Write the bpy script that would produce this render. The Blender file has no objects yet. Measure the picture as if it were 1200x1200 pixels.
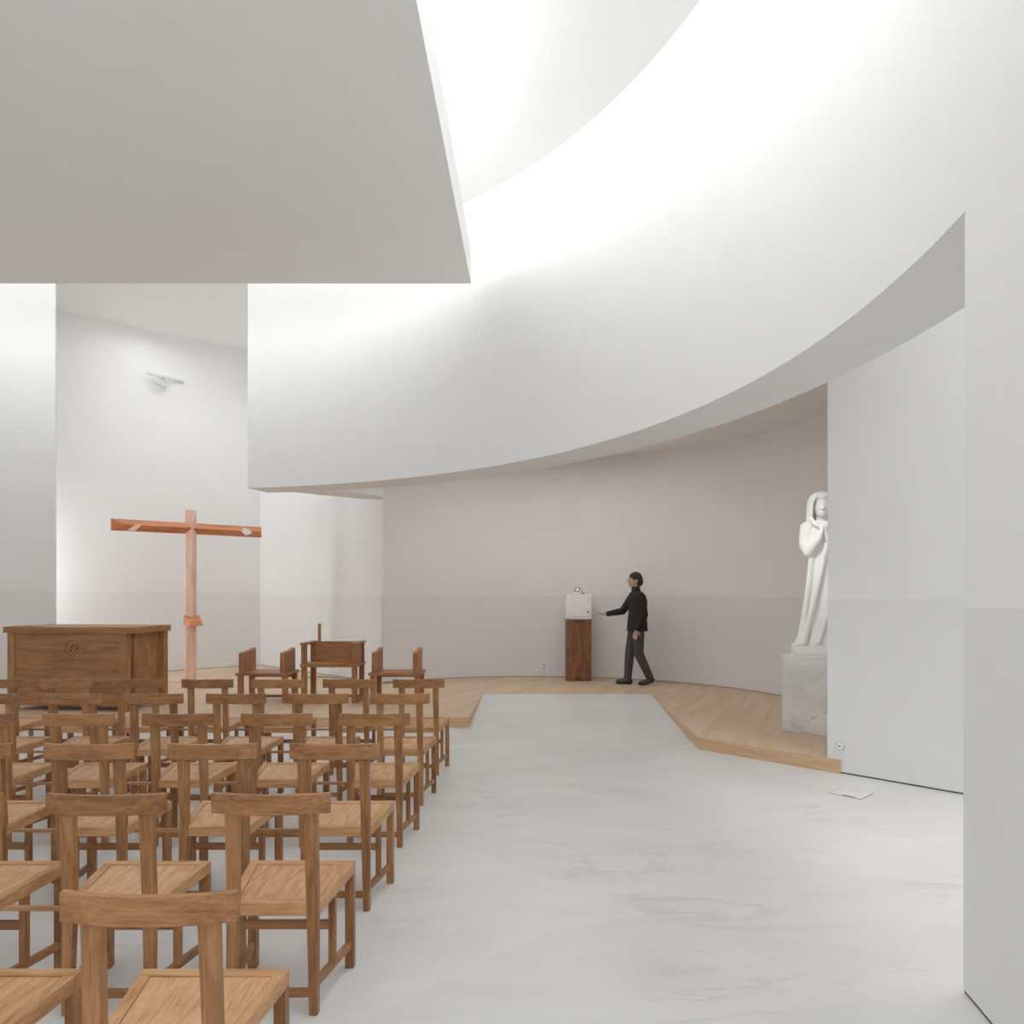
import bpy, bmesh, math, random
from mathutils import Vector, Matrix
random.seed(7)
S = bpy.context.scene
COL = S.collection
PI = math.pi

# ------------------------------------------------------------------ helpers
def lin(c):
    return tuple(((v/255)/12.92 if v/255 <= .04045 else ((v/255+.055)/1.055)**2.4) for v in c)

def mat(name, rgb, rough=.6, metal=0, spec=.5):
    m = bpy.data.materials.new(name); m.use_nodes = True
    b = m.node_tree.nodes['Principled BSDF']
    b.inputs['Base Color'].default_value = (*lin(rgb), 1)
    b.inputs['Roughness'].default_value = rough
    b.inputs['Metallic'].default_value = metal
    b.inputs['Specular IOR Level'].default_value = spec
    return m

def paint(name, rgb, amp=.03, scale=3.0, rough=.85, bump=.0):
    """flat wall paint with a faint procedural unevenness"""
    m = mat(name, rgb, rough, 0, .2); nt = m.node_tree; N = nt.nodes; L = nt.links
    b = N['Principled BSDF']
    tc = N.new('ShaderNodeTexCoord'); no = N.new('ShaderNodeTexNoise')
    no.inputs['Scale'].default_value = scale; no.inputs['Detail'].default_value = 4
    L.new(tc.outputs['Object'], no.inputs['Vector'])
    r = N.new('ShaderNodeValToRGB')
    c = lin(rgb)
    r.color_ramp.elements[0].position = .3; r.color_ramp.elements[1].position = .7
    r.color_ramp.elements[0].color = (*[v*(1-amp) for v in c], 1)
    r.color_ramp.elements[1].color = (*[min(1, v*(1+amp)) for v in c], 1)
    L.new(no.outputs['Fac'], r.inputs['Fac']); L.new(r.outputs['Color'], b.inputs['Base Color'])
    if bump:
        n2 = N.new('ShaderNodeTexNoise'); n2.inputs['Scale'].default_value = 120
        L.new(tc.outputs['Object'], n2.inputs['Vector'])
        bp = N.new('ShaderNodeBump'); bp.inputs['Strength'].default_value = bump; bp.inputs['Distance'].default_value = .002
        L.new(n2.outputs['Fac'], bp.inputs['Height']); L.new(bp.outputs['Normal'], b.inputs['Normal'])
    return m

def wood(name, axis, dark, mid, light, scale=1.0, rough=.5, vary=.22, rings=3.0, figure=.08, flat=False):
    """oak-like: fine fibres along one axis and broad cathedral figure"""
    m = mat(name, mid, rough, 0, .3); nt = m.node_tree; N = nt.nodes; L = nt.links
    b = N['Principled BSDF']
    tc = N.new('ShaderNodeTexCoord'); oi = N.new('ShaderNodeObjectInfo')
    off = N.new('ShaderNodeVectorMath'); off.operation = 'SCALE'; off.inputs[0].default_value = (7.3, 4.1, 5.7)
    L.new(oi.outputs['Random'], off.inputs['Scale'])
    add = N.new('ShaderNodeVectorMath'); add.operation = 'ADD'
    L.new(tc.outputs['Object'], add.inputs[0]); L.new(off.outputs[0], add.inputs[1])
    def mapped(along, across):
        mp = N.new('ShaderNodeMapping')
        s = [across*scale]*3; s['xyz'.index(axis)] = along*scale
        if flat: s = [along*scale, along*scale, across*scale]
        mp.inputs['Scale'].default_value = s
        L.new(add.outputs[0], mp.inputs['Vector']); return mp
    fib = N.new('ShaderNodeTexNoise'); fib.inputs['Scale'].default_value = 1; fib.inputs['Detail'].default_value = 5
    fib.inputs['Roughness'].default_value = .65
    L.new(mapped(4, 165).outputs[0], fib.inputs['Vector'])
    big = N.new('ShaderNodeTexNoise'); big.inputs['Scale'].default_value = 1; big.inputs['Detail'].default_value = 2
    L.new(mapped(2.2, 9).outputs[0], big.inputs['Vector'])
    # contour lines of the broad noise = cathedral figure
    mul = N.new('ShaderNodeMath'); mul.operation = 'MULTIPLY'; mul.inputs[1].default_value = rings*9
    L.new(big.outputs['Fac'], mul.inputs[0])
    sn = N.new('ShaderNodeMath'); sn.operation = 'SINE'; L.new(mul.outputs[0], sn.inputs[0])
    a1 = N.new('ShaderNodeMath'); a1.operation = 'MULTIPLY_ADD'; a1.inputs[1].default_value = figure; a1.inputs[2].default_value = .0
    L.new(sn.outputs[0], a1.inputs[0])
    a2 = N.new('ShaderNodeMath'); a2.operation = 'ADD'; L.new(a1.outputs[0], a2.inputs[0]); L.new(fib.outputs['Fac'], a2.inputs[1])
    # each piece a little lighter or darker
    a3 = N.new('ShaderNodeMath'); a3.operation = 'MULTIPLY_ADD'; a3.inputs[1].default_value = vary; a3.inputs[2].default_value = -vary/2
    L.new(oi.outputs['Random'], a3.inputs[0])
    a4 = N.new('ShaderNodeMath'); a4.operation = 'ADD'; L.new(a2.outputs[0], a4.inputs[0]); L.new(a3.outputs[0], a4.inputs[1])
    r = N.new('ShaderNodeValToRGB'); e = r.color_ramp.elements
    e[0].position = .3; e[0].color = (*lin(dark), 1); e[1].position = .7; e[1].color = (*lin(light), 1)
    x = e.new(.5); x.color = (*lin(mid), 1)
    L.new(a4.outputs[0], r.inputs['Fac']); L.new(r.outputs['Color'], b.inputs['Base Color'])
    bp = N.new('ShaderNodeBump'); bp.inputs['Strength'].default_value = .12; bp.inputs['Distance'].default_value = .001
    L.new(fib.outputs['Fac'], bp.inputs['Height']); L.new(bp.outputs['Normal'], b.inputs['Normal'])
    return m

def marble(name, base, vein, scale=1.0, rough=.35, slab=None, amt=1.0, rot=-25):
    m = mat(name, base, rough, 0, .4); nt = m.node_tree; N = nt.nodes; L = nt.links
    b = N['Principled BSDF']
    tc = N.new('ShaderNodeTexCoord')
    vec = tc.outputs['Object']
    mp = N.new('ShaderNodeMapping'); mp.inputs['Scale'].default_value = (.55*scale, 1.6*scale, .8*scale)
    mp.inputs['Rotation'].default_value = (0, 0, math.radians(rot))
    tone = None
    if slab:
        br = N.new('ShaderNodeTexBrick')
        br.inputs['Scale'].default_value = 1; br.inputs['Brick Width'].default_value = slab[0]
        br.inputs['Row Height'].default_value = slab[1]; br.inputs['Mortar Size'].default_value = .0015
        br.inputs['Color1'].default_value = (0, 0, 0, 1); br.inputs['Color2'].default_value = (1, 1, 1, 1)
        br.inputs['Mortar'].default_value = (.5, .5, .5, 1)
        rm = N.new('ShaderNodeMapping'); rm.inputs['Rotation'].default_value = (0, 0, math.radians(45))
        L.new(vec, rm.inputs['Vector']); L.new(rm.outputs[0], br.inputs['Vector'])
        sc = N.new('ShaderNodeVectorMath'); sc.operation = 'SCALE'; sc.inputs['Scale'].default_value = 6
        L.new(br.outputs['Color'], sc.inputs[0])
        ad = N.new('ShaderNodeVectorMath'); ad.operation = 'ADD'
        L.new(vec, ad.inputs[0]); L.new(sc.outputs[0], ad.inputs[1]); vec = ad.outputs[0]
        tone = br.outputs['Color']
    L.new(vec, mp.inputs['Vector'])
    cl = N.new('ShaderNodeTexNoise'); cl.inputs['Scale'].default_value = 1.6; cl.inputs['Detail'].default_value = 7
    cl.inputs['Roughness'].default_value = .62; cl.inputs['Distortion'].default_value = .6
    L.new(mp.outputs[0], cl.inputs['Vector'])
    vn = N.new('ShaderNodeTexNoise'); vn.inputs['Scale'].default_value = 1.1; vn.inputs['Detail'].default_value = 8
    vn.inputs['Roughness'].default_value = .6; vn.inputs['Distortion'].default_value = 1.3
    L.new(mp.outputs[0], vn.inputs['Vector'])
    s1 = N.new('ShaderNodeMath'); s1.operation = 'SUBTRACT'; s1.inputs[1].default_value = .5; L.new(vn.outputs['Fac'], s1.inputs[0])
    ab = N.new('ShaderNodeMath'); ab.operation = 'ABSOLUTE'; L.new(s1.outputs[0], ab.inputs[0])
    rv = N.new('ShaderNodeValToRGB'); e = rv.color_ramp.elements
    e[0].position = 0; e[0].color = (.55*amt, .55*amt, .55*amt, 1); e[1].position = .03; e[1].color = (0, 0, 0, 1)
    L.new(ab.outputs[0], rv.inputs['Fac'])
    # veins only in places
    pm = N.new('ShaderNodeTexNoise'); pm.inputs['Scale'].default_value = .9*scale; L.new(vec, pm.inputs['Vector'])
    pr = N.new('ShaderNodeValToRGB'); pr.color_ramp.elements[0].position = .48; pr.color_ramp.elements[1].position = .66
    L.new(pm.outputs['Fac'], pr.inputs['Fac'])
    mm = N.new('ShaderNodeMath'); mm.operation = 'MULTIPLY'; L.new(rv.outputs['Color'], mm.inputs[0]); L.new(pr.outputs['Color'], mm.inputs[1])
    rc = N.new('ShaderNodeValToRGB'); e = rc.color_ramp.elements
    lb = lin(base)
    e[0].position = .3; e[0].color = (*[v*(1-.16*amt) for v in lb], 1)
    e[1].position = .68; e[1].color = (*[min(1, v*(1+.07*amt)) for v in lb], 1)
    L.new(cl.outputs['Fac'], rc.inputs['Fac'])
    col = rc.outputs['Color']
    if tone:
        t = N.new('ShaderNodeMix'); t.data_type = 'RGBA'; t.blend_type = 'MULTIPLY'; t.inputs['Factor'].default_value = .05
        L.new(col, t.inputs[6]); L.new(tone, t.inputs[7]); col = t.outputs[2]
    mx = N.new('ShaderNodeMix'); mx.data_type = 'RGBA'
    L.new(mm.outputs[0], mx.inputs['Factor']); L.new(col, mx.inputs[6]); mx.inputs[7].default_value = (*lin(vein), 1)
    L.new(mx.outputs[2], b.inputs['Base Color'])
    return m

def parquet(name, colours, rot):
    m = mat(name, colours[1], .45, 0, .4); nt = m.node_tree; N = nt.nodes; L = nt.links
    b = N['Principled BSDF']; tc = N.new('ShaderNodeTexCoord')
    mp = N.new('ShaderNodeMapping'); mp.inputs['Rotation'].default_value = (0, 0, math.radians(rot))
    L.new(tc.outputs['Object'], mp.inputs['Vector'])
    br = N.new('ShaderNodeTexBrick'); br.inputs['Scale'].default_value = 1
    br.inputs['Brick Width'].default_value = 1.1; br.inputs['Row Height'].default_value = .085
    br.inputs['Mortar Size'].default_value = .001; br.offset = .37
    br.inputs['Color1'].default_value = (*lin(colours[0]), 1); br.inputs['Color2'].default_value = (*lin(colours[2]), 1)
    br.inputs['Mortar'].default_value = (*lin(colours[0]), 1)
    L.new(mp.outputs[0], br.inputs['Vector'])
    m2 = N.new('ShaderNodeMapping'); m2.inputs['Scale'].default_value = (3, 70, 70); m2.inputs['Rotation'].default_value = (0, 0, math.radians(rot))
    L.new(tc.outputs['Object'], m2.inputs['Vector'])
    no = N.new('ShaderNodeTexNoise'); no.inputs['Scale'].default_value = 1; no.inputs['Detail'].default_value = 4
    L.new(m2.outputs[0], no.inputs['Vector'])
    r = N.new('ShaderNodeValToRGB'); r.color_ramp.elements[0].color = (.82, .8, .78, 1); r.color_ramp.elements[1].color = (1.0, 1.0, 1.0, 1)
    r.color_ramp.elements[0].position = .3; r.color_ramp.elements[1].position = .7
    L.new(no.outputs['Fac'], r.inputs['Fac'])
    t = N.new('ShaderNodeMix'); t.data_type = 'RGBA'; t.blend_type = 'MULTIPLY'; t.inputs['Factor'].default_value = 1
    L.new(br.outputs['Color'], t.inputs[6]); L.new(r.outputs['Color'], t.inputs[7]); L.new(t.outputs[2], b.inputs['Base Color'])
    return m

def link(name, bm, m, parent=None, smooth=False, bevel=0):
    bm.normal_update()
    me = bpy.data.meshes.new(name); bm.to_mesh(me); bm.free()
    if smooth:
        for p in me.polygons: p.use_smooth = True
    o = bpy.data.objects.new(name, me); COL.objects.link(o)
    if isinstance(m, (list, tuple)):
        for k in m: me.materials.append(k)
    else: me.materials.append(m)
    if parent: o.parent = parent
    if bevel:
        bv = o.modifiers.new('Bevel', 'BEVEL'); bv.width = bevel; bv.segments = 2; bv.limit_method = 'ANGLE'
    return o

def tag(o, label, cat, group=None):
    o['label'] = label; o['category'] = cat
    if group: o['group'] = group
    return o

def thing(name, label, cat, loc=(0, 0, 0), rz=0, group=None):
    o = bpy.data.objects.new(name, None); COL.objects.link(o)
    o.empty_display_size = .1
    o.location = loc; o.rotation_euler = (0, 0, rz)
    return tag(o, label, cat, group)

def struct(o):
    o['kind'] = 'structure'; return o

def hexa(bm, P):
    """eight corners: bottom ring 4, top ring 4"""
    v = [bm.verts.new(p) for p in P]
    for f in ((3, 2, 1, 0), (4, 5, 6, 7), (0, 1, 5, 4), (1, 2, 6, 5), (2, 3, 7, 6), (3, 0, 4, 7)):
        bm.faces.new([v[i] for i in f])

def box(bm, x0, x1, y0, y1, z0, z1):
    hexa(bm, [(x0, y0, z0), (x1, y0, z0), (x1, y1, z0), (x0, y1, z0), (x0, y0, z1), (x1, y0, z1), (x1, y1, z1), (x0, y1, z1)])

def boxbm(*a):
    bm = bmesh.new(); box(bm, *a); return bm

def prism(bm, poly, z0, z1):
    a = [bm.verts.new((x, y, z0)) for x, y in poly]; b = [bm.verts.new((x, y, z1)) for x, y in poly]
    n = len(poly)
    bm.faces.new(a[::-1]); bm.faces.new(b)
    for i in range(n): bm.faces.new((a[i], a[(i+1) % n], b[(i+1) % n], b[i]))
    bmesh.ops.recalc_face_normals(bm, faces=bm.faces[:])

def cyl(bm, p0, p1, r0, r1=None, seg=20):
    r1 = r0 if r1 is None else r1
    p0 = Vector(p0); p1 = Vector(p1); d = p1-p0
    M = Matrix.Translation((p0+p1)/2) @ d.to_track_quat('Z', 'Y').to_matrix().to_4x4()
    bmesh.ops.create_cone(bm, cap_ends=True, segments=seg, radius1=r0, radius2=r1, depth=d.length, matrix=M)

def offset(pts, d):
    """offset an open polyline to its left by d (mitred)"""
    out = []
    for i, p in enumerate(pts):
        ns = []
        for a, b in ((i-1, i), (i, i+1)):
            if a >= 0 and b < len(pts):
                t = (Vector(pts[b])-Vector(pts[a])).normalized(); ns.append(Vector((-t.y, t.x)))
        n = sum(ns, Vector((0, 0))).normalized()
        out.append(tuple(Vector(p)+n*d/max(.3, n.dot(ns[0]))))
    return out

def strip_wall(name, pts, z0, z1, th, m, smooth=False):
    """a wall whose visible face follows pts; the body lies th to the left of the path"""
    back = offset(pts, th)
    bm = bmesh.new()
    F0 = [bm.verts.new((*p, z0)) for p in pts]; F1 = [bm.verts.new((*p, z1)) for p in pts]
    B0 = [bm.verts.new((*p, z0)) for p in back]; B1 = [bm.verts.new((*p, z1)) for p in back]
    front = []
    for i in range(len(pts)-1):
        f = bm.faces.new((F0[i], F0[i+1], F1[i+1], F1[i])); f.smooth = smooth
        g = bm.faces.new((B0[i+1], B0[i], B1[i], B1[i+1])); g.smooth = smooth
        bm.faces.new((F1[i], F1[i+1], B1[i+1], B1[i])); bm.faces.new((F0[i+1], F0[i], B0[i], B0[i+1]))
    bm.faces.new((F0[0], F1[0], B1[0], B0[0])); bm.faces.new((F0[-1], B0[-1], B1[-1], F1[-1]))
    bmesh.ops.recalc_face_normals(bm, faces=bm.faces[:])
    if smooth:
        for e in bm.edges:
            if len(e.link_faces) == 2 and e.calc_face_angle(0) > .6: e.smooth = False
    me = bpy.data.meshes.new(name); bm.to_mesh(me); bm.free(); me.materials.append(m)
    o = bpy.data.objects.new(name, me); COL.objects.link(o)
    return struct(o)

def arc(c, r, a0, a1, n=64):
    return [(c[0]+r*math.cos(a0+(a1-a0)*i/n), c[1]+r*math.sin(a0+(a1-a0)*i/n)) for i in range(n+1)]

def ang(c, p): return math.atan2(p[1]-c[1], p[0]-c[0])

# organic volumes --------------------------------------------------------
def sph_pts(c, r, sq=(1, 1, 1), n=10):
    out = []
    for i in range(n+1):
        t = PI*i/n
        for j in range(1 if i in (0, n) else 2*n):
            a = PI*j/n
            out.append(Vector(c)+Vector((r*sq[0]*math.sin(t)*math.cos(a), r*sq[1]*math.sin(t)*math.sin(a), r*sq[2]*math.cos(t))))
    return out

def hull(bm, pts):
    v = [bm.verts.new(p) for p in pts]
    r = bmesh.ops.convex_hull(bm, input=v)
    loose = [q for q in v if not q.link_faces]
    bmesh.ops.delete(bm, geom=loose, context='VERTS')

def caps(bm, chain, n=8):
    """tapered limb through ((x,y,z), r) knots"""
    for (a, ra), (b, rb) in zip(chain, chain[1:]):
        hull(bm, sph_pts(a, ra, n=n)+sph_pts(b, rb, n=n))

def ell(bm, c, rx, ry, rz, n=12):
    hull(bm, sph_pts(c, 1, (rx, ry, rz), n))

def fuse(name, bm, m, parent, voxel=.008, smooth_it=4):
    """fuse overlapping volumes into one continuous surface"""
    me = bpy.data.meshes.new(name+'_raw'); bm.to_mesh(me); bm.free()
    o = bpy.data.objects.new(name, me); COL.objects.link(o)
    md = o.modifiers.new('r', 'REMESH'); md.mode = 'VOXEL'; md.voxel_size = voxel
    sm = o.modifiers.new('s', 'SMOOTH'); sm.iterations = smooth_it; sm.factor = .5
    dg = bpy.context.evaluated_depsgraph_get(); dg.update()
    me2 = bpy.data.meshes.new_from_object(o.evaluated_get(dg))
    o.modifiers.clear(); o.data = me2; me2.name = name
    bpy.data.meshes.remove(me)
    me2.materials.clear(); me2.materials.append(m)
    for p in me2.polygons: p.use_smooth = True
    if parent: o.parent = parent
    return o

# ------------------------------------------------------------------ materials
WALL = paint('white_plaster', (232, 232, 231), .012)
WAIN = paint('white_wainscot', (226, 226, 225), .012)
APSE = paint('plaster_apse_shade', (227, 223, 219), .02, 2)  # wall white dimmed and warmed in the colour, for the apse's weaker light
APSEW = paint('wainscot_apse_shade', (218, 216, 214), .015, 2)  # wainscot white darkened the same way, apse shade in the colour
CEIL = paint('white_ceiling', (233, 233, 232), .01)
PLATE = paint('suspended_ceiling_white', (243, 243, 242), .01)
GAPL = mat('soft_painted_gap_shade', (150, 138, 122), .9)  # paler strip tone, shade of the gap put into the colour
GAP = mat('painted_gap_shade', (70, 66, 60), .9)  # dark strip tone that paints the shade at the wall foot
FLOOR = marble('white_marble_floor', (213, 212, 210), (146, 142, 134), 1.0, .33, (2.4, 1.5), .6, 32)
PLINTH = marble('grey_veined_marble', (218, 216, 211), (130, 128, 122), 2.2, .5, None, 1.6, 70)
STATUE = paint('white_carved_stone', (238, 237, 233), .03, 8, .55)
MAPLE = parquet('pale_oak_boards', ((196, 163, 128), (204, 172, 138), (212, 184, 152)), 112)
RISER = wood('pale_oak_riser', 'x', (176, 138, 100), (196, 158, 118), (208, 172, 134), .6, .5, 0, 2, .03, True)
D, M_, L_ = (112, 69, 36), (141, 92, 52), (162, 111, 67)
OAKX = wood('oak_grain_x', 'x', D, M_, L_)
OAKY = wood('oak_grain_y', 'y', D, M_, L_)
OAKZ = wood('oak_grain_z', 'z', D, M_, L_)
SEATP = wood('oak_seat_panel_lit', 'y', (160, 108, 66), (188, 137, 92), (206, 158, 112), 1, .5, .14, 4, .07)  # lighter than the rail oak: light from above put into the colour
SEATF = [wood('oak_seat_frame_lit_'+a_, a_, (146, 96, 54), (178, 126, 80), (196, 146, 98), 1, .5, .14, 3) for a_ in 'xy']  # frame oak lightened likewise for the light on the seats
AD, AM, AL = (122, 76, 42), (148, 96, 55), (164, 112, 68)
ALTX = wood('altar_oak_x', 'x', AD, AM, AL, .5, .5, .1)
ALTZ = wood('altar_oak_z', 'z', AD, AM, AL, .5, .5, .1)
SED = [wood('seat_oak_'+a, a, (114, 66, 34), (146, 90, 50), (164, 106, 62), .8, .5, .12) for a in 'xyz']
PED = wood('pedestal_walnut', 'z', (76, 42, 20), (108, 64, 34), (130, 80, 44), .6, .5, .05)
PEDD = mat('pedestal_joint_dark', (58, 34, 18), .6)
CARVE = mat('carved_dark_line', (70, 40, 20), .8)
REDW = wood('red_cedar_x', 'x', (160, 84, 44), (196, 112, 64), (212, 134, 84), .6, .5, .1, 2)
REDZ = wood('red_cedar_z_lit', 'z', (206, 150, 126), (224, 176, 156), (232, 190, 172), .6, .5, .05, 2)  # paled cedar: light washing the post is put into the colour
PALE = mat('pale_sapwood', (236, 214, 176), .6)
WHITEP = paint('white_lacquer', (238, 238, 236), .01, 5, .4)
SILVER = mat('brushed_silver', (190, 184, 170), .3, .85)
BLACK = mat('black_plastic', (28, 27, 26), .5)
GREYM = mat('grey_metal', (120, 116, 108), .4, .6)
JACKET = paint('black_wool', (34, 32, 30), .2, 60, .95)
TROUS = paint('dark_grey_trousers', (62, 60, 60), .15, 40, .95)
SHOE = mat('dark_leather', (30, 26, 24), .5)
SKIN = paint('skin', (176, 138, 116), .05, 30, .6)
HAIR = paint('dark_hair', (44, 38, 34), .2, 80, .8)
HATCH = marble('hatch_marble', (216, 215, 212), (150, 146, 138), 2, .4, None, .5)
FIXT = mat('white_fixture', (206, 206, 204), .5)

# ------------------------------------------------------------------ the building
C = (-5.35, 3.74); R = 7.10; TH = .53; ZB = 3.07; ZC = 6.35; CAMZ = 1.57; PZ = .12; ZW = 1.52
APC = (0.0, 9.23); APR = 3.78
a_r = ang(C, (1.71, 2.95)); a_l = ang(C, (-4.04, 10.69)); a_l2 = ang(C, (-6.775, 10.695))

# floor
bm = bmesh.new(); box(bm, -14, 8, -5, 17, -.2, 0); struct(link('floor', bm, FLOOR))
# ceiling
bm = bmesh.new(); box(bm, -14, 8, -5, 17, ZC, ZC+.2); struct(link('ceiling', bm, CEIL))
# raised timber platform with the ramped recess left open
plat = [(-14, 8.77), (-.72, 8.77), (-.69, 10.8), (1.72, 10.8), (1.68, 7.55), (2.68, 6.52), (4.3, 8.2), (4.3, 13.4), (-3.2, 13.4), (-5.4, 15.6), (-14, 15.6)]
bm = bmesh.new()
a = [bm.verts.new((x, y, 0)) for x, y in plat]; b = [bm.verts.new((x, y, PZ)) for x, y in plat]
bm.faces.new(b)
for i in range(len(plat)):
    f = bm.faces.new((a[i], a[(i+1) % len(plat)], b[(i+1) % len(plat)], b[i])); f.material_index = 1
bmesh.ops.recalc_face_normals(bm, faces=bm.faces[:])
struct(link('platform', bm, [MAPLE, RISER]))
# gentle marble ramp rising into the recess
bm = bmesh.new()
q = [(-.72, 8.77, .001), (1.68, 7.55, .001), (1.72, 10.8, PZ-.002), (-.69, 10.8, PZ-.002)]
v = [bm.verts.new(p) for p in q]; bm.faces.new((v[0], v[1], v[2])); bm.faces.new((v[0], v[2], v[3]))
struct(link('floor_ramp', bm, FLOOR))

# big drum: the upper ring over the apse, and where it comes down to the floor
def ring_wall(name, a0, a1, z0, z1, m, n=72, r=R, th=TH):
    # path runs clockwise so that the body lies outside the circle (left of the path)
    return strip_wall(name, arc(C, r, a0, a1, n), z0, z1, th, m, True)
ring_wall('wall_drum', a_l, a_r, ZB, ZC, WALL, 96)
a_end = ang(C, (0.9, .35))
ring_wall('wall_right', a_r, a_end, 0, ZC, WALL, 24)
a_lend = PI*1.35
ring_wall('wall_left', a_lend, a_l2, 0, ZC, WALL, 60, R, .05)

# chancel alcove behind the cross
s = .36
strip_wall('wall_alcove_left', [(-9.6, 11.05), (-5.46, 15.15)], 0, ZC, .3, WALL)
strip_wall('wall_alcove_right', [(-5.46, 15.15), (-2.40, 12.12)], 0, ZC, .03, WALL)
# beam over the passage from the drum end to the alcove wall
bm = bmesh.new()
prism(bm, [(-4.035, 10.71), (-3.3, 10.76), (-2.88, 11.05), (-2.30, 11.68), (-2.40, 12.12), (-2.68, 12.06)], ZB+.004, ZC)
struct(link('trim_beam', bm, WALL))
# apse
aa0 = ang(APC, (-2.392, 12.135)); aa1 = ang(APC, (3.3, 7.35))
strip_wall('wall_apse', arc(APC, APR, aa0, aa1, 72), 0, ZC, .25, APSE, True)
# wall in front of the statue
strip_wall('wall_statue', [(2.622, 6.632), (3.36, 5.865), (6.2, 2.9)], 0, ZC, .22, WALL)
# lid over the apse
bm = bmesh.new()
apl = arc(APC, APR+.1, aa0, aa1, 40) + arc(C, R+TH-.02, ang(C, (2.2, 5.9)), ang(C, (-2.9, 11.0)), 30)
prism(bm, apl, 3.9, 4.0)
struct(link('ceiling_apse', bm, APSE))

# wainscots, 6 mm proud of the plaster, above a strip coloured dark like a gap's shade
def wain(k, pts, z0, z1, smooth=False, m=WAIN):
    strip_wall('trim_%d' % k, offset(pts, -.006), z0+.014, z1, .02, m, smooth)
    strip_wall('trim_%d' % (k+20), offset(pts, -.002), z0, z0+.014, .01, GAP if z0 == 0 else GAPL, smooth)
wain(1, arc(C, R, a_r, a_end, 24), 0, ZW, True)
wain(2, arc(C, R, PI*1.1, a_l2, 40), PZ, 1.59, True)
wain(3, [(-9.6, 11.05), (-5.475, 15.135)], PZ, 1.58)
wain(4, [(-5.445, 15.135), (-2.40, 12.12)], PZ, 1.545)
wain(5, arc(APC, APR, aa0, aa1, 72), PZ, ZW, True, APSEW)
wain(6, [(2.622, 6.632), (3.36, 5.865), (6.2, 2.9)], 0, ZW)

# square ceiling slab hung in the middle of the drum
H = 4.68; PZ0 = 5.04
bm = bmesh.new(); box(bm, C[0]-H, C[0]+H, C[1]-H, C[1]+H, PZ0, PZ0+.37)
struct(link('ceiling_slab', bm, PLATE))

# ------------------------------------------------------------------ congregation chairs
def quad_post(bm, bx0, bx1, by0, by1, z0, tx0, tx1, ty0, ty1, z1):
    hexa(bm, [(bx0, by0, z0), (bx1, by0, z0), (bx1, by1, z0), (bx0, by1, z0), (tx0, ty0, z1), (tx1, ty0, z1), (tx1, ty1, z1), (tx0, ty1, z1)])

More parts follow.
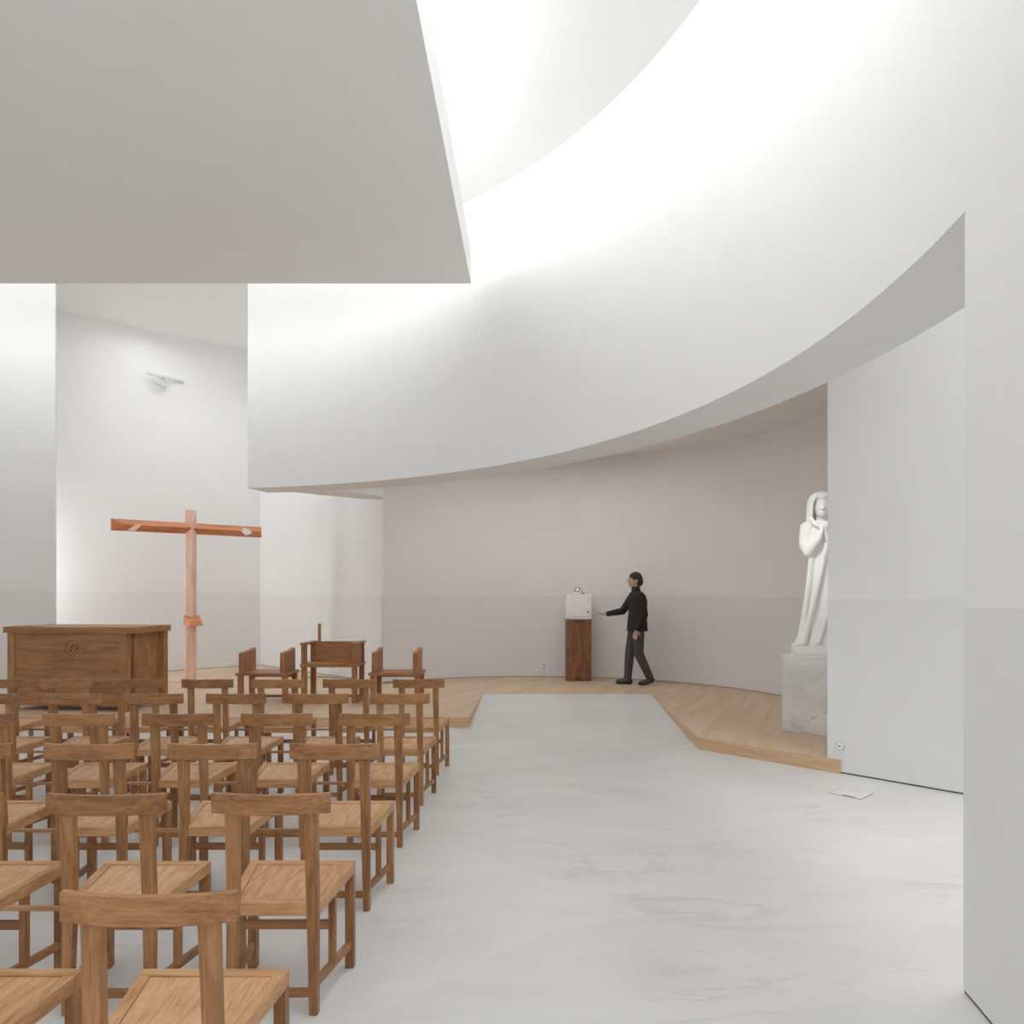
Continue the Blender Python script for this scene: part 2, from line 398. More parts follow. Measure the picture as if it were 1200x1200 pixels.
def make_chair(label, group):
    t = thing('wooden_chair', label, 'chair', group=group)
    W0, W1 = .170, .2215              # half width at the back and at the front
    Y0, Y1 = 0.0, .39
    zr, zf = .413, .440               # seat top at the back and front
    def zt(y): return zr+(zf-zr)*(y-Y0)/(Y1-Y0)
    def hw(y): return W0+(W1-W0)*(y-Y0)/(Y1-Y0)
    # seat frame: front, back and two side rails round an inset panel
    bm = bmesh.new()
    def rail(p, q, r, s_, h, top=0):
        P = [(x, y, zt(y)-h) for x, y in (p, q, r, s_)]+[(x, y, zt(y)+top) for x, y in (p, q, r, s_)]
        hexa(bm, P)
    e = .036
    rail((-hw(0.0)+.02, 0.012), (hw(0.0)-.02, 0.012), (hw(.05)-.02, .048), (-hw(.05)+.02, .048), .048)
    rail((-hw(Y1-e), Y1-e), (hw(Y1-e), Y1-e), (W1, Y1), (-W1, Y1), .048)
    nf = len(bm.faces)
    for sx in (-1, 1):
        P = [(sx*hw(.03), .03), (sx*hw(Y1-e), Y1-e), (sx*(hw(Y1-e)-e), Y1-e), (sx*(hw(.03)-e), .03)]
        if sx > 0: P = P[::1]
        else: P = P[::-1]
        rail(*P, .048)
    bm.faces.ensure_lookup_table()
    for f in bm.faces[nf:]: f.material_index = 1
    bmesh.ops.recalc_face_normals(bm, faces=bm.faces[:])
    link('seat_frame', bm, SEATF, t, bevel=.002)
    bm = bmesh.new()
    y0, y1 = .045, Y1-e-.003
    i0, i1 = hw(y0)-e-.002, hw(y1)-e-.002
    hexa(bm, [(-i0, y0, zt(y0)-.02), (i0, y0, zt(y0)-.02), (i1, y1, zt(y1)-.02), (-i1, y1, zt(y1)-.02),
              (-i0, y0, zt(y0)-.004), (i0, y0, zt(y0)-.004), (i1, y1, zt(y1)-.004), (-i1, y1, zt(y1)-.004)])
    link('seat_panel', bm, SEATP, t)
    # rear legs run up to the back rail, widest below the rail
    for sx in (-1, 1):
        bm = bmesh.new()
        def lv(z0, wi0, y00, y01, z1, wi1, y10, y11):
            o = W0*sx
            def xs(w): return sorted((o, o-sx*w))
            a0, a1 = xs(wi0); b0, b1 = xs(wi1)
            quad_post(bm, a0, a1, y00, y01, z0, b0, b1, y10, y11, z1)
        lv(0, .031, 0, .034, .43, .043, .004, .042)
        lv(.43, .043, .004, .042, .775, .050, -.012, .020)
        bmesh.ops.recalc_face_normals(bm, faces=bm.faces[:])
        link('leg', bm, OAKZ, t, bevel=.002)
        bm = bmesh.new()
        a0, a1 = sorted((sx*W1, sx*(W1-.036)))
        quad_post(bm, a0, a1, Y1-.04, Y1-.002, 0, a0, a1, Y1-.04, Y1-.002, .392)
        link('leg', bm, OAKZ, t, bevel=.002)
        # low side stretcher and the post standing on it
        bm = bmesh.new()
        xa, xb = sx*(W0-.016), sx*(W1-.018)
        hexa(bm, [(xa-.011, .03, .09), (xa+.011, .03, .09), (xb+.011, .355, .085), (xb-.011, .355, .085),
                  (xa-.011, .03, .122), (xa+.011, .03, .122), (xb+.011, .355, .115), (xb-.011, .355, .115)])
        link('side_stretcher', bm, OAKY, t, bevel=.0015)
        xm = sx*.179
        bm = boxbm(xm-.013, xm+.013, .165, .195, .112, .378)
        link('side_post', bm, OAKZ, t, bevel=.0015)
    link('cross_stretcher', boxbm(-.168, .168, .170, .190, .245, .278), OAKX, t, bevel=.0015)
    link('rear_stretcher', boxbm(-.142, .142, .006, .026, .064, .094), OAKX, t, bevel=.0015)
    # curved back rail
    bm = bmesh.new(); n = 16; hwid = .220
    rows = []
    for i in range(n+1):
        u = -1+2*i/n; x = hwid*u
        yc = -.034+.034*u*u
        rows.append([bm.verts.new(p) for p in ((x, yc-.012, .756), (x, yc+.010, .756), (x, yc+.010, .830), (x, yc-.012, .830))])
    for i in range(n):
        for k in range(4):
            bm.faces.new((rows[i][k], rows[i][(k+1) % 4], rows[i+1][(k+1) % 4], rows[i+1][k]))
    bm.faces.new(rows[0]); bm.faces.new(rows[-1][::-1])
    bmesh.ops.recalc_face_normals(bm, faces=bm.faces[:])
    for f in bm.faces: f.smooth = True
    for ed in bm.edges:
        if ed.calc_face_angle(0) > .6: ed.smooth = False
    link('back_rail', bm, OAKX, t, bevel=.002)
    # bar that couples the chair to its neighbour on the left
    link('coupling_bar', boxbm(-W0-.222, -W0+.002, .012, .030, .386, .402), OAKX, t, bevel=.0015)
    return t

def dup(root, loc, rz, label):
    r = root.copy(); COL.objects.link(r); r.location = loc; r.rotation_euler = (0, 0, rz); r['label'] = label
    for ch in list(root.children):
        c = ch.copy(); COL.objects.link(c); c.parent = r
    return r

ROWS = ['front row nearest the viewer', 'second row from the viewer', 'third row from the viewer',
        'fourth row from the viewer', 'fifth row from the viewer', 'far row nearest the altar']
COLS = ['aisle end of the', 'second from aisle in', 'third from aisle in', 'fourth from aisle in',
        'fifth from aisle in', 'sixth from aisle in', 'seventh from aisle in']
first = None
for r in range(6):
    for c in range(r+2):
        y = 1.87+.917*r; x = -.963-.605*c
        lab = 'oak chair with curved back rail, %s %s' % (COLS[c], ROWS[r])
        if r == 0 and c == 0: x += .016
        jit = random.uniform(-.006, .006); jr = math.radians(random.uniform(-.35, .35))
        if first is None:
            first = make_chair(lab, 'oak chairs in rows on the marble floor'); first.location = (x, y, 0)
        else:
            dup(first, (x+jit*.5, y+jit, 0), jr, lab)

# ------------------------------------------------------------------ altar
alt = thing('altar', 'large oak altar with thick overhanging top and carved round emblem on platform', 'altar', (-4.80, 9.1, PZ), -math.radians(6))
# local frame: x to the left is negative, y deep, z from the platform
link('top_slab', boxbm(-1.735, 0, 0, .76, .958, 1.036), ALTX, alt, bevel=.004)
for x0, y0 in ((-1.695, .02), (-.215, .02), (-1.695, .65), (-.125, .65)):
    link('corner_post', boxbm(x0, x0+.095, y0, y0+.09, 0, .958), ALTZ, alt, bevel=.003)
link('front_panel', boxbm(-1.60, -.215, .035, .065, .47, .958), ALTX, alt)
link('front_rail', boxbm(-1.60, -.215, .027, .07, .36, .47), ALTX, alt, bevel=.003)
link('lower_panel', boxbm(-1.60, -.215, .04, .068, .06, .36), ALTX, alt)
link('side_panel', boxbm(-.135, -.11, .20, .65, .06, .958), ALTZ, alt)
link('side_stile', boxbm(-.155, -.10, .155, .25, .06, .958), ALTZ, alt, bevel=.003)
link('side_panel', boxbm(-1.67, -1.64, .11, .65, .06, .958), ALTZ, alt)
link('rear_panel', boxbm(-1.60, -.13, .69, .72, .06, .958), ALTX, alt)
link('side_rail', boxbm(-.15, -.105, .25, .65, .40, .50), ALTX, alt, bevel=.003)
# carved emblem: open ring with slanting letter strokes
bm = bmesh.new()
ex, ez, er = -.838, .775, .092
def stroke(p, q, w):
    cyl(bm, (ex+p[0], .034, ez+p[1]), (ex+q[0], .034, ez+q[1]), w, w, 8)
N = 26
for i in range(N):
    a0 = math.radians(38+i*(322-38)/N); a1 = math.radians(38+(i+1)*(322-38)/N)
    w = .0055 if 100 < math.degrees(a0) < 270 else .0035
    stroke((er*math.cos(a0), er*math.sin(a0)), (er*math.cos(a1), er*math.sin(a1)), w)
for p, q, w in (((-.045, .0), (-.005, .022), .0035), ((.02, .045), (-.03, -.045), .0055), ((-.03, -.05), (.03, -.048), .003), ((.02, .045), (.035, .03), .0035),
                ((.035, -.045), (.06, .0), .0035), ((.052, .012), (.072, -.02), .005), ((.072, .012), (.055, -.022), .005), ((.085, .012), (.095, .006), .004), ((.085, -.02), (.098, -.024), .004),
                ((.135, .0), (.165, -.018), .003), ((.165, -.018), (.18, -.03), .003)):
    stroke(p, q, w)
link('carved_emblem', bm, CARVE, alt)

# ------------------------------------------------------------------ presider's seats
def stool(x, label):
    t = thing('side_armed_bench', label, 'seat', (x, 9.86, PZ), 0, 'pair of low seats beside the armchair')
    w = .345
    link('seat', boxbm(-w, w, -.01, .49, .365, .400), SED[0], t, bevel=.003)
    for sx in (-1, 1):
        for y in (.02, .42):
            a, b = sorted((sx*(w-.02), sx*(w-.085)))
            link('leg', boxbm(a, b, y, y+.06, 0, .365), SED[2], t, bevel=.003)
        a, b = sorted((sx*(w-.045), sx*(w-.105)))
        # arm panel, top slightly hollowed
        bm = bmesh.new()
        prof = [(0, .66), (.08, .672), (.22, .675), (.36, .685), (.46, .705)]
        lo = [(y, .40) for y, _ in prof]
        for k in range(len(prof)-1):
            y0, z0 = prof[k]; y1, z1 = prof[k+1]
            hexa(bm, [(a, y0, .40), (b, y0, .40), (b, y1, .40), (a, y1, .40), (a, y0, z0), (b, y0, z0), (b, y1, z1), (a, y1, z1)])
        bmesh.ops.remove_doubles(bm, verts=bm.verts[:], dist=1e-5)
        link('arm_panel', bm, SED[2], t)
        a, b = sorted((sx*(w-.03), sx*(w-.075)))
        link('floor_runner', boxbm(a, b, .08, .42, 0.0, .035), SED[1], t, bevel=.002)
    link('apron', boxbm(-w+.09, w-.09, .44, .465, .30, .365), SED[0], t)
    link('back_stretcher', boxbm(-w+.09, w-.09, .44, .465, .02, .055), SED[0], t)
    return t
stool(-3.535, 'low oak seat with upright side panels, left of the armchair')
stool(-1.79, 'low oak seat with upright side panels, right of the armchair')

pc = thing('presider_armchair', 'oak armchair with panel back and one tall slim upright, between two low seats', 'chair', (-2.655, 9.86, PZ))
w = .365
link('seat', boxbm(-w-.01, w+.01, -.01, .50, .475, .515), SED[0], pc, bevel=.003)
for sx in (-1, 1):
    for y in (0.01, .43):
        a, b = sorted((sx*w, sx*(w-.065)))
        link('leg', boxbm(a, b, y, y+.065, 0, .475), SED[2], pc, bevel=.003)
        link('arm_post', boxbm(a, b, y, y+.065, .515, .765), SED[2], pc, bevel=.003)
    a, b = sorted((sx*(w+.012), sx*(w-.075)))
    link('armrest', boxbm(a, b, -.01, .52, .765, .795), SED[1], pc, bevel=.003)
    a, b = sorted((sx*(w-.01), sx*(w-.055)))
    link('floor_runner', boxbm(a, b, .075, .43, 0, .035), SED[1], pc, bevel=.002)
link('back_panel', boxbm(-w+.065, w-.065, .44, .465, .515, .79), SED[0], pc, bevel=.002)
link('side_panel', boxbm(w-.04, w-.02, .075, .43, .515, .765), SED[1], pc)
link('tall_upright', boxbm(-w+.092, -w+.13, .468, .494, .50, 1.03), SED[2], pc, bevel=.003)
link('back_stretcher', boxbm(-w+.065, w-.065, .45, .475, .02, .055), SED[0], pc)

# ------------------------------------------------------------------ the cross
cr = thing('wooden_cross', 'tall reddish wooden cross standing behind the altar', 'cross', (-5.655, 12.5, PZ), math.atan2(1.55, 1.79))
def ridge_beam(L, w, d, cut0, cut1, cut_d=.0):
    """beam along x of length L; flat back at y=0, ridge at y=-d; hipped ends"""
    bm = bmesh.new()
    h = w/2
    P = [(-L/2, 0, -h), (-L/2, 0, h), (L/2, 0, h), (L/2, 0, -h), (-L/2+cut0, -d, 0), (L/2-cut1, -d, 0), (-L/2, .06, -h), (-L/2, .06, h), (L/2, .06, h), (L/2, .06, -h)]
    v = [bm.verts.new(p) for p in P]
    for f in ((1, 2, 5, 4), (0, 4, 5, 3), (0, 1, 4), (2, 3, 5), (6, 9, 8, 7), (0, 6, 7, 1), (3, 2, 8, 9), (1, 7, 8, 2), (0, 3, 9, 6)):
        bm.faces.new([v[i] for i in f])
    bmesh.ops.recalc_face_normals(bm, faces=bm.faces[:])
    return bm
za = 2.645-PZ
bm = ridge_beam(2.37, .182, .085, .22, .06)
bmesh.ops.translate(bm, verts=bm.verts[:], vec=(0, 0, za))
arm = link('crossbeam', bm, REDW, cr)
# post: same profile stood on end
hp = 2.95-PZ
bm = ridge_beam(hp, .168, .085, .0, .22)
bmesh.ops.rotate(bm, verts=bm.verts[:], cent=(0, 0, 0), matrix=Matrix.Rotation(-PI/2, 3, 'Y'))
bmesh.ops.translate(bm, verts=bm.verts[:], vec=(0, -.012, hp/2))
link('post', bm, REDZ, cr)
# pale inlays on the arms
def inlay(pts):
    bm = bmesh.new()
    a = [bm.verts.new((x, -.091, z)) for x, z in pts]
    b = [bm.verts.new((x, -.01, z)) for x, z in pts]
    n = len(pts)
    bm.faces.new(a); bm.faces.new(b[::-1])
    for i in range(n): bm.faces.new((a[i], b[i], b[(i+1) % n], a[(i+1) % n]))
    bmesh.ops.recalc_face_normals(bm, faces=bm.faces[:])
    return bm
link('arm_inlay', inlay([(-.96, za-.085), (-.86, za-.085), (-.77, za+.012), (-.85, za+.015)]), PALE, cr)
link('arm_inlay', inlay([(.80, za-.01), (.86, za+.055), (.95, za+.02), (.98, za-.035), (.89, za-.07)]), WHITEP, cr)
# foot bracket: folded wedge under the feet
bm = bmesh.new()
zf = 1.03-PZ
hexa(bm, [(-.11, -.30, zf), (.11, -.30, zf), (.125, -.02, zf), (-.125, -.02, zf), (-.10, -.29, zf+.03), (.10, -.29, zf+.03), (.12, -.02, zf+.17), (-.12, -.02, zf+.17)])
link('foot_bracket', bm, REDW, cr)
link('base_board', boxbm(-.30, .42, -.16, .16, 0, .012), REDZ, cr)

# ------------------------------------------------------------------ tabernacle
px0, px1, pyf = .584, .997, 12.35
pw = px1-px0; pcx = (px0+px1)/2; pcy = pyf+pw/2
pd = thing('tabernacle_pedestal', 'square dark brown wooden pedestal against the curved apse wall', 'pedestal', (pcx, pcy, PZ))
h = pw/2
link('shaft', boxbm(-h, h, -h, h, 0, 1.02), PED, pd, bevel=.003)
link('joint_key', boxbm(-.065, .065, -h-.004, -h+.02, .96, 1.0), PEDD, pd)
link('joint_key', boxbm(-.065, .065, -h-.004, -h+.02, .015, .065), PEDD, pd)
tb = thing('tabernacle', 'white square metal tabernacle box on the brown pedestal', 'tabernacle', (pcx, pcy, PZ+1.02))
link('body', boxbm(-h, h, -h+.012, h, 0, .412), WHITEP, tb, bevel=.004)
link('door', boxbm(-h+.028, h-.028, -h, -h+.02, .045, .385), WHITEP, tb, bevel=.003)
bm = bmesh.new(); cyl(bm, (.15, -h-.004, .122), (.15, -h+.008, .122), .016); link('keyhole', bm, BLACK, tb)
bm = bmesh.new(); cyl(bm, (.158, -h-.003, .325), (.158, -h+.006, .325), .006); link('hinge_pin', bm, GREYM, tb)
bm = bmesh.new(); cyl(bm, (.166, -h-.003, .075), (.166, -h+.006, .075), .007); link('hinge_pin', bm, GREYM, tb)
bm = bmesh.new()
for x, z, rr in ((-.19, .015, .009), (-.165, .02, .008), (-.13, .012, .006), (-.10, .016, .009), (-.045, .012, .007), (-.178, .06, .008), (-.11, .10, .005), (-.055, .075, .006), (-.06, .1, .004)):
    cyl(bm, (x, -h-.001+(.012 if z < .045 or abs(x) > .178 else 0), z), (x, -h+.016, z), rr, rr, 8)
link('worn_specks', bm, GREYM, tb)
lp = thing('sanctuary_bowl', 'small domed silver vessel on a white saucer atop the white tabernacle', 'vessel', (pcx-.005, pcy-.03, PZ+1.432))
def lathe(bm, prof, seg=28):
    rings = []
    for r, z in prof:
        rings.append([bm.verts.new((r*math.cos(2*PI*k/seg), r*math.sin(2*PI*k/seg), z)) for k in range(seg)])
    for A, B in zip(rings, rings[1:]):
        for k in range(seg): bm.faces.new((A[k], A[(k+1) % seg], B[(k+1) % seg], B[k]))
    bm.faces.new(rings[0][::-1]); bm.faces.new(rings[-1])
bm = bmesh.new(); lathe(bm, [(.06, 0), (.088, .008), (.092, .024), (.088, .03), (.05, .03)]); link('saucer', bm, WHITEP, lp, True)
bm = bmesh.new(); lathe(bm, [(.076*math.cos(t*PI/2/10)+.0005, .028+.092*math.sin(t*PI/2/10)) for t in range(11)]); link('dome', bm, SILVER, lp, True)
bm = bmesh.new(); lathe(bm, [(.012, 0), (.012, .04), (.004, .055)], 14); bmesh.ops.translate(bm, verts=bm.verts[:], vec=(.035, -.068, .028)); link('spout', bm, WHITEP, lp, True)
bm = bmesh.new(); lathe(bm, [(.014, 0), (.014, .018), (.008, .026)], 14)
kb = link('dark_cap', bm, BLACK, None, True); kb.name = 'small_cap'; kb.location = (pcx+.085, pcy-.09, PZ+1.432)
tag(kb, 'tiny black cap beside the silver vessel on the tabernacle', 'cap')

# ------------------------------------------------------------------ statue on its plinth
pr = math.radians(-46)
pl = thing('statue_plinth', 'grey veined marble block under the white statue', 'plinth', (3.015, 7.86, PZ), pr)
link('block', boxbm(-.30, .30, -.22, .34, 0, .80), PLINTH, pl, bevel=.004)
stx, sty = 3.095, 7.99
st = thing('veiled_statue', 'white stone statue of a veiled robed figure on marble block, half hidden by wall', 'statue', (stx, sty, PZ+.80), math.radians(-14))
link('base_slab', boxbm(-.29, .29, -.2, .2, 0, .095), STATUE, st, bevel=.006)
bm = bmesh.new()
# robe: folded, flaring rings   (z above plinth, half width, half depth)
prof = [(.095, .262, .19), (.13, .25, .185), (.2, .225, .175), (.35, .20, .165), (.6, .175, .15), (.85, .15, .135), (1.05, .135, .125), (1.22, .155, .13), (1.32, .15, .12), (1.40, .09, .08)]
seg = 96; rings = []
dense = []
for (z0, a0, b0), (z1, a1, b1) in zip(prof, prof[1:]):
    n = max(2, int((z1-z0)/.03))
    for k in range(n):
        t = k/n; dense.append((z0+(z1-z0)*t, a0+(a1-a0)*t, b0+(b1-b0)*t))
dense.append(prof[-1])
for z, a_, b_ in dense:
    row = []
    f = max(0, min(1, (1.25-z)/.9))
    for k in range(seg):
        t = 2*PI*k/seg
        fold = 1+f*(.055*math.sin(9*t+1.8*z)+.035*math.sin(17*t-2.4*z+1)+.02*math.sin(5*t+3*z))
        row.append(bm.verts.new((a_*fold*math.cos(t), b_*fold*math.sin(t), z)))
    rings.append(row)
for A, B in zip(rings, rings[1:]):
    for k in range(seg): bm.faces.new((A[k], A[(k+1) % seg], B[(k+1) % seg], B[k]))
bm.faces.new(rings[0][::-1]); bm.faces.new(rings[-1])
# shoulders, mantle edge falling in a long diagonal
ell(bm, (0, .01, 1.33), .175, .11, .10)
caps(bm, [((.05, -.12, 1.25), .03), ((-.02, -.15, .9), .028), ((-.11, -.17, .5), .03), ((-.20, -.17, .13), .035)])
caps(bm, [((.10, -.11, 1.2), .03), ((.09, -.15, .8), .03), ((.02, -.175, .4), .03), ((-.06, -.19, .14), .032)])
caps(bm, [((-.10, -.08, 1.2), .03), ((-.13, -.1, .8), .03), ((-.19, -.11, .4), .03), ((-.23, -.12, .12), .035)])
# bent right arm and the other one, hands joined at the breast
caps(bm, [((-.155, 0, 1.345), .066), ((-.165, -.04, 1.17), .07), ((-.135, -.09, 1.08), .06), ((-.06, -.165, 1.20), .042), ((-.03, -.175, 1.27), .03)])
caps(bm, [((.155, 0, 1.345), .066), ((.17, -.04, 1.17), .07), ((.14, -.09, 1.08), .06), ((.06, -.165, 1.20), .042), ((.03, -.175, 1.27), .03)])
for k in range(4):
    xx = .012+.0*k
    for sx in (-1, 1):
        caps(bm, [((sx*.02, -.18-.006*k, 1.27), .013), ((sx*.014, -.17-.012*k, 1.36-.012*k), .009)])
for sx in (-1, 1): caps(bm, [((sx*.03, -.18, 1.27), .012), ((sx*.03, -.155, 1.33), .009)])
# neck, head and face
caps(bm, [((0, 0, 1.36), .06), ((0, -.005, 1.47), .055)])
ell(bm, (0, -.015, 1.555), .078, .095, .118)
ell(bm, (0, -.05, 1.49), .05, .055, .05)
caps(bm, [((0, -.105, 1.575), .010), ((0, -.122, 1.535), .014)])
caps(bm, [((-.02, -.1, 1.497), .009), ((.02, -.1, 1.497), .009)])
for sx in (-1, 1): ell(bm, (sx*.03, -.085, 1.575), .016, .012, .009)
# veil: hooded shell round the head, open in front
def hood(z, rx, ry, thick, op):
    pts = []
    return pts
hr = [(1.30, .165, .13, .95), (1.38, .148, .125, .90), (1.46, .140, .125, .86), (1.54, .140, .13, .84), (1.61, .134, .128, .80), (1.665, .112, .115, .70), (1.70, .078, .09, .4)]
caps(bm, [((-.115, -.06, 1.44), .022), ((-.07, -.115, 1.365), .024), ((0, -.135, 1.335), .026), ((.07, -.115, 1.365), .024), ((.115, -.06, 1.44), .022)])
for (z0, x0, y0, o0), (z1, x1, y1, o1) in zip(hr, hr[1:]):
    n = 22
    for k in range(n):
        def pt(z, rx, ry, o, kk):
            a = -PI/2+o+(2*PI-2*o)*kk/n
            return Vector((rx*math.cos(a), .01+ry*math.sin(a), z))
        hull(bm, [p+q for p in (pt(z0, x0, y0, o0, k), pt(z0, x0, y0, o0, k+1), pt(z1, x1, y1, o1, k), pt(z1, x1, y1, o1, k+1)) for q in sph_pts((0, 0, 0), .016, n=3)])
ell(bm, (0, .01, 1.665), .10, .11, .068)
fuse('figure', bm, STATUE, st, .007, 3)

# ------------------------------------------------------------------ the walking person
pe = thing('person', 'person in black jacket and dark trousers walking left, one arm reaching toward the tabernacle', 'person', (1.675, 11.88, PZ))
# local: -x is forward (to the left of the picture); the head is at z 1.76
hip = .90
legF = [(-.02, .07, hip), (-.10, .07, .50), (-.13, .075, .10)]
legB = [(.01, -.08, hip), (.02, -.09, .50), (.19, -.10, .13)]
sh = (.02, 0, 1.42)
armF = [(-.03, .18, 1.40), (-.20, .17, 1.16), (-.46, .14, 1.115)]
armB = [(.03, -.19, 1.39), (.09, -.215, 1.11), (-.03, -.21, .88)]
# body: one continuous skin surface
bm = bmesh.new()
ell(bm, (-.035, 0, 1.655), .098, .078, .112)
ell(bm, (-.075, 0, 1.595), .055, .05, .055)
caps(bm, [((-.130, 0, 1.665), .010), ((-.150, 0, 1.635), .013)])
caps(bm, [((-.122, -.02, 1.598), .010), ((-.122, .02, 1.598), .010)])
for sy in (-1, 1):
    ell(bm, (-.015, sy*.08, 1.65), .02, .010, .032)
    ell(bm, (-.118, sy*.03, 1.667), .010, .014, .008)
caps(bm, [((.0, 0, 1.40), .06), ((-.02, 0, 1.58), .055)])
caps(bm, [((0, 0, .95), .10), ((.0, 0, 1.15), .10), ((.01, 0, 1.36), .095)])
caps(bm, [((.01, -.13, 1.38), .045), ((.01, .13, 1.38), .045)])
for A in (armF, armB):
    caps(bm, [(A[0], .042), (A[1], .036), (A[2], .026)])
for Lg in (legF, legB):
    caps(bm, [(Lg[0], .075), (Lg[1], .052), (Lg[2], .036)])
for Lg, k in ((legF, 0), (legB, 1)):
    x, y, z = Lg[2]
    caps(bm, [((x+.02, y, z-.05), .032), ((x-.13, y, max(.03, z-.075)), .024)])
def hand(wr, dirv, side, curl, up):
    d = Vector(dirv).normalized(); s_ = Vector(side).normalized(); n = d.cross(s_).normalized()*up
    w = Vector(wr)
    hull(bm, [w+d*t+s_*q+n*k for t, q_ in ((0, .022), (.085, .036)) for q in (-q_, q_) for k in (-.012, .012)])
    for i, ln in enumerate((.072, .082, .076, .058)):
        b0 = w+d*.08+s_*(-.030+.020*i)
        k1 = b0+d*ln*.5-n*ln*curl*.25; k2 = k1+d*ln*.5*(1-curl*.5)-n*ln*curl*.5
        caps(bm, [(b0, .010), (k1, .009), (k2, .0075)], 6)
    t0 = w+d*.02-s_*.028
    caps(bm, [(t0, .012), (t0+d*.035-s_*.03-n*.008, .010), (t0+d*.065-s_*.035-n*.015, .008)], 6)
hand(armF[2], (-1, -.08, .05), (0, 1, .25), .35, 1)
hand(armB[2], (-.25, .02, -1), (-1, 0, .2), .7, 1)
fuse('body', bm, SKIN, pe, .0065, 2)
# jacket
bm = bmesh.new()
def tors(z, rx, ry, x=0): return [Vector((x+rx*math.cos(2*PI*k/24), ry*math.sin(2*PI*k/24), z)) for k in range(24)]
lv = [(.85, .165, .225, .01), (1.0, .155, .205, .01), (1.15, .145, .185, .015), (1.30, .15, .205, .02), (1.41, .13, .205, .015), (1.47, .09, .12, .0)]
for (z0, a0, b0, x0), (z1, a1, b1, x1) in zip(lv, lv[1:]): hull(bm, tors(z0, a0, b0, x0)+tors(z1, a1, b1, x1))
caps(bm, [((.0, 0, 1.44), .078), ((-.015, 0, 1.515), .070)])
for A in (armF, armB):
    a, b, c = [Vector(q) for q in A]
    caps(bm, [(a, .078), (b, .060), (b+(c-b)*.93, .042)])
fuse('jacket', bm, JACKET, pe, .008, 3)
bm = bmesh.new()
caps(bm, [((0, -.08, .93), .115), ((0, .08, .93), .115)])
for Lg in (legF, legB):
    a, b, c = [Vector(q) for q in Lg]
    caps(bm, [(a, .105), (b, .078), (c, .062)])
fuse('trousers', bm, TROUS, pe, .008, 3)
bm = bmesh.new(); x, y, z = legF[2]
caps(bm, [((x+.03, y, .05), .05), ((x-.06, y, .05), .05), ((x-.16, y, .038), .038)]); caps(bm, [((x, y, .05), .05), ((x, y, .12), .052)])
fuse('shoe', bm, SHOE, pe, .008, 2)
bm = bmesh.new(); x, y, z = legB[2]
caps(bm, [((x+.035, y, .085), .046), ((x-.05, y, .055), .048), ((x-.15, y, .036), .036)]); caps(bm, [((x, y, .08), .046), ((x, y, .14), .05)])
fuse('shoe', bm, SHOE, pe, .008, 2)
bm = bmesh.new()
ell(bm, (-.015, 0, 1.69), .108, .09, .098); ell(bm, (.03, 0, 1.63), .075, .078, .085)
# keep the face clear
me_cut = [v for v in bm.verts if v.co.x < -.075 and v.co.z < 1.69]
for v_ in me_cut: v_.co.x = -.07
fuse('hair', bm, HAIR, pe, .008, 2)

# ------------------------------------------------------------------ small fittings
# double socket on the apse wall
ax = ang(APC, (.235, 13.0))
def on_apse(pxx):
    # point of the apse wall along the sight line of picture column pxx
    k = (pxx-622)/880
    A = 1+k*k; B = -2*(k*APC[0]+APC[1]); Cc = APC[0]**2+APC[1]**2-(APR-.012)**2
    y = (-B+math.sqrt(B*B-4*A*Cc))/(2*A); return k*y, y
sx_, sy_ = on_apse(637.5)
na = math.atan2(APC[1]-sy_, APC[0]-sx_)
sk = thing('wall_socket', 'white double wall socket low on the apse wall left of pedestal', 'socket', (sx_, sy_, .30), na+PI/2)
link('plate', boxbm(-.035, .035, -.008, .002, -.065, .065), WHITEP, sk, bevel=.003)
for z in (-.032, .032):
    bm = bmesh.new(); cyl(bm, (0, -.011, z), (0, -.004, z), .018); link('outlet', bm, GREYM, sk)
# round socket on the wall before the statue
wd = Vector((.745, -.767)).normalized(); wn = Vector((-wd.y, wd.x))*-1
p = Vector((2.622, 6.632))+wd*.115
k = .012
rs = thing('round_socket', 'round white wall socket low on the wall beside the platform end', 'socket', (p.x+wn.x*k, p.y+wn.y*k, .238), math.atan2(wd.y, wd.x))
bm = bmesh.new(); cyl(bm, (0, -.010, 0), (0, .002, 0), .042, .042, 28); link('cover', bm, FIXT, rs, bevel=.002)
bm = bmesh.new(); cyl(bm, (0, -.013, 0), (0, -.009, 0), .03, .03, 28); link('insert', bm, WHITEP, rs)
bm = bmesh.new(); box(bm, -.014, .012, -.0145, -.012, -.004, .008); link('pin_holes', bm, GREYM, rs)
# service hatch let into the floor
def fl(px, py, z=0):
    d = 880*(CAMZ-z)/(py-695); return ((px-622)/880*d, d)
q = [fl(971, 929.3), fl(1008.5, 937.5), fl(1024, 930), fl(986.5, 922.3)]
fh = thing('floor_box', 'white floor box cover with dark cable slot, set in marble by the right wall', 'floor box', (*q[0], 0))
o0 = Vector(q[0])
bm = bmesh.new(); prism(bm, [tuple(Vector(x)-o0) for x in q], 0, .002); link('frame', bm, GREYM, fh)
cen = sum((Vector(x) for x in q), Vector((0, 0)))/4
bm = bmesh.new(); prism(bm, [tuple(cen+(Vector(x)-cen)*.955-o0) for x in q], .001, .0032); link('cover', bm, HATCH, fh)
u0 = Vector(q[0]); u1 = Vector(q[1]); n_ = (Vector(q[3])-u0)
s0 = u0+(u1-u0)*.40+n_*.04; s1 = u0+(u1-u0)*.80+n_*.04
bm = bmesh.new(); prism(bm, [tuple(s0-o0), tuple(s1-o0), tuple(s1+n_*.10-o0), tuple(s0+n_*.10-o0)], .002, .0042); link('cable_slot', bm, GREYM, fh)
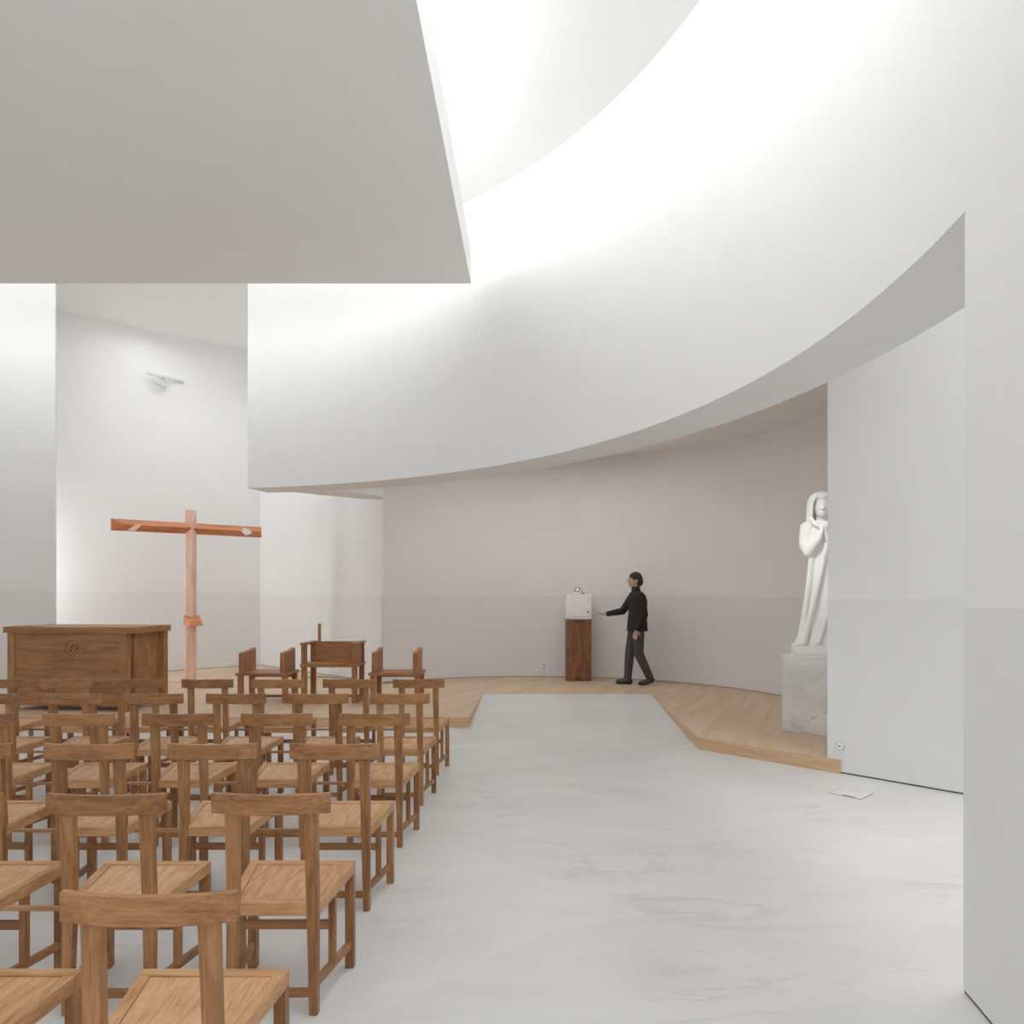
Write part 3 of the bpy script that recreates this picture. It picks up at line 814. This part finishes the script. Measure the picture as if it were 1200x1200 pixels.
# spotlight bracket in the alcove
sp = thing('spotlight', 'small white spotlight on a bracket high on the alcove wall above the cross', 'lamp', (-6.90, 13.50, 5.53), math.radians(55))
link('rail', boxbm(0, .70, -.02, .02, -.02, .02), FIXT, sp, bevel=.004)
link('wall_bracket', boxbm(.30, .36, 0, .16, -.015, .015), FIXT, sp)
bm = bmesh.new(); cyl(bm, (.33, 0, -.01), (.33, 0, -.19), .012); link('stem', bm, FIXT, sp)
bm = bmesh.new(); cyl(bm, (.10, -.03, -.13), (.36, .01, -.19), .034, .034); link('lamp_head', bm, FIXT, sp, bevel=.003)
# cable lying behind the seats
def cable(name, pts, rad, m, label):
    bm = bmesh.new()
    for a, b in zip(pts, pts[1:]): cyl(bm, a, b, rad, rad, 8)
    return tag(link(name, bm, m, None, True), label, 'cable')
cp = [(*fl(360, 794, PZ), PZ+.006), (*fl(376, 793.5, PZ), PZ+.006), (*fl(396, 795, PZ), PZ+.006), (*fl(412, 796.5, PZ), PZ+.006), (*fl(440, 801.5, PZ), PZ+.006), (*fl(462, 800.5, PZ), PZ+.006)]
cable('power_cable', cp, .006, BLACK, 'thin black cable lying on the platform behind the armchair')

# pieces that belong to a part hang from that part
def nest(root, part, names):
    p = [c for c in root.children if c.name.split('.')[0] == part][0]
    for c in list(root.children):
        if c.name.split('.')[0] in names: c.parent = p
nest(alt, 'front_panel', ('carved_emblem',))
nest(cr, 'crossbeam', ('arm_inlay',))
nest(cr, 'post', ('foot_bracket',))
nest(pd, 'shaft', ('joint_key',))
nest(tb, 'door', ('keyhole', 'hinge_pin'))
nest(sk, 'plate', ('outlet',))
nest(rs, 'cover', ('insert', 'pin_holes'))
nest(fh, 'cover', ('cable_slot',))
nest(sp, 'rail', ('wall_bracket',))

# ------------------------------------------------------------------ light
def area(name, loc, rot, sx, sy, power, col=(1, 1, 1), spread=180):
    l = bpy.data.lights.new(name, 'AREA'); l.shape = 'RECTANGLE'; l.size = sx; l.size_y = sy; l.energy = power; l.color = col
    l.spread = math.radians(spread)
    o = bpy.data.objects.new(name, l); COL.objects.link(o); o.location = loc; o.rotation_euler = rot
    return o
# daylight well over the hanging slab: washes the ceiling and the top of the drum
area('skylight_wash', (C[0], C[1], 5.62), (PI, 0, 0), 7.6, 7.6, 790, (.975, .988, 1))
# unseen fill lamps added in the ring between slab and drum
area('ring_fill', (.35, 2.0, 6.25), (0, 0, 0), 1.6, 5.0, 50, (.98, .99, 1))
area('ring_fill', (-5.0, -1.6, 6.25), (0, 0, 0), 7.0, 1.2, 110, (.98, .99, 1))
# lamp added under the apse lid, standing in for indirect light
area('apse_fill', (.1, 10.9, 3.8), (0, 0, 0), 2.4, 1.8, 32, (.99, .99, 1))
# daylight over the side passage behind the drum
area('side_skylight', (3.6, 4.0, 6.2), (0, 0, 0), 1.2, 2.6, 50, (1, .99, .98))
area('side_skylight', (2.95, 4.3, 5.9), (0, 0, 0), .7, 2.2, 13, (1, 1, 1), 55)
# accent on the statue from the slot behind the drum
a_ = area('statue_accent', (1.95, 6.9, 3.6), (0, 0, 0), .35, .35, 2.2, (1, 1, 1), 45)
a_.rotation_euler = (Vector((3.05, 7.9, 1.9))-a_.location).to_track_quat('-Z', 'Y').to_euler()
# daylight inside the alcove, from the left
area('alcove_window', (-8.6, 11.9, 1.9), (0, math.radians(-90), math.radians(50)), 2.0, .8, 70, (.93, .97, 1))
area('alcove_skylight', (-5.4, 12.6, 6.2), (0, 0, 0), 3.0, 1.6, 36, (.94, .97, 1))
# large fill lamp added behind the viewer, out of sight
area('rear_fill', (-.5, -1.8, 3.2), (math.radians(78), 0, 0), 7, 4, 85, (.99, .995, 1))

w = bpy.data.worlds.new('World'); S.world = w; w.use_nodes = True
w.node_tree.nodes['Background'].inputs['Color'].default_value = (.95, .97, 1, 1)
w.node_tree.nodes['Background'].inputs['Strength'].default_value = .4

# ------------------------------------------------------------------ camera
cam = bpy.data.cameras.new('Camera'); co = bpy.data.objects.new('Camera', cam); COL.objects.link(co)
co.location = (0, 0, CAMZ); co.rotation_euler = (PI/2, 0, 0)
cam.sensor_width = 36; cam.lens = 36*880/1200; cam.shift_x = -22/1200; cam.shift_y = 95/1200
cam.clip_start = .05
S.camera = co
S.view_settings.view_transform = 'Standard'
S.view_settings.exposure = 0; S.view_settings.gamma = 1.25
S.cycles.max_bounces = 14; S.cycles.diffuse_bounces = 10; S.cycles.glossy_bounces = 4
S.cycles.sample_clamp_indirect = 4
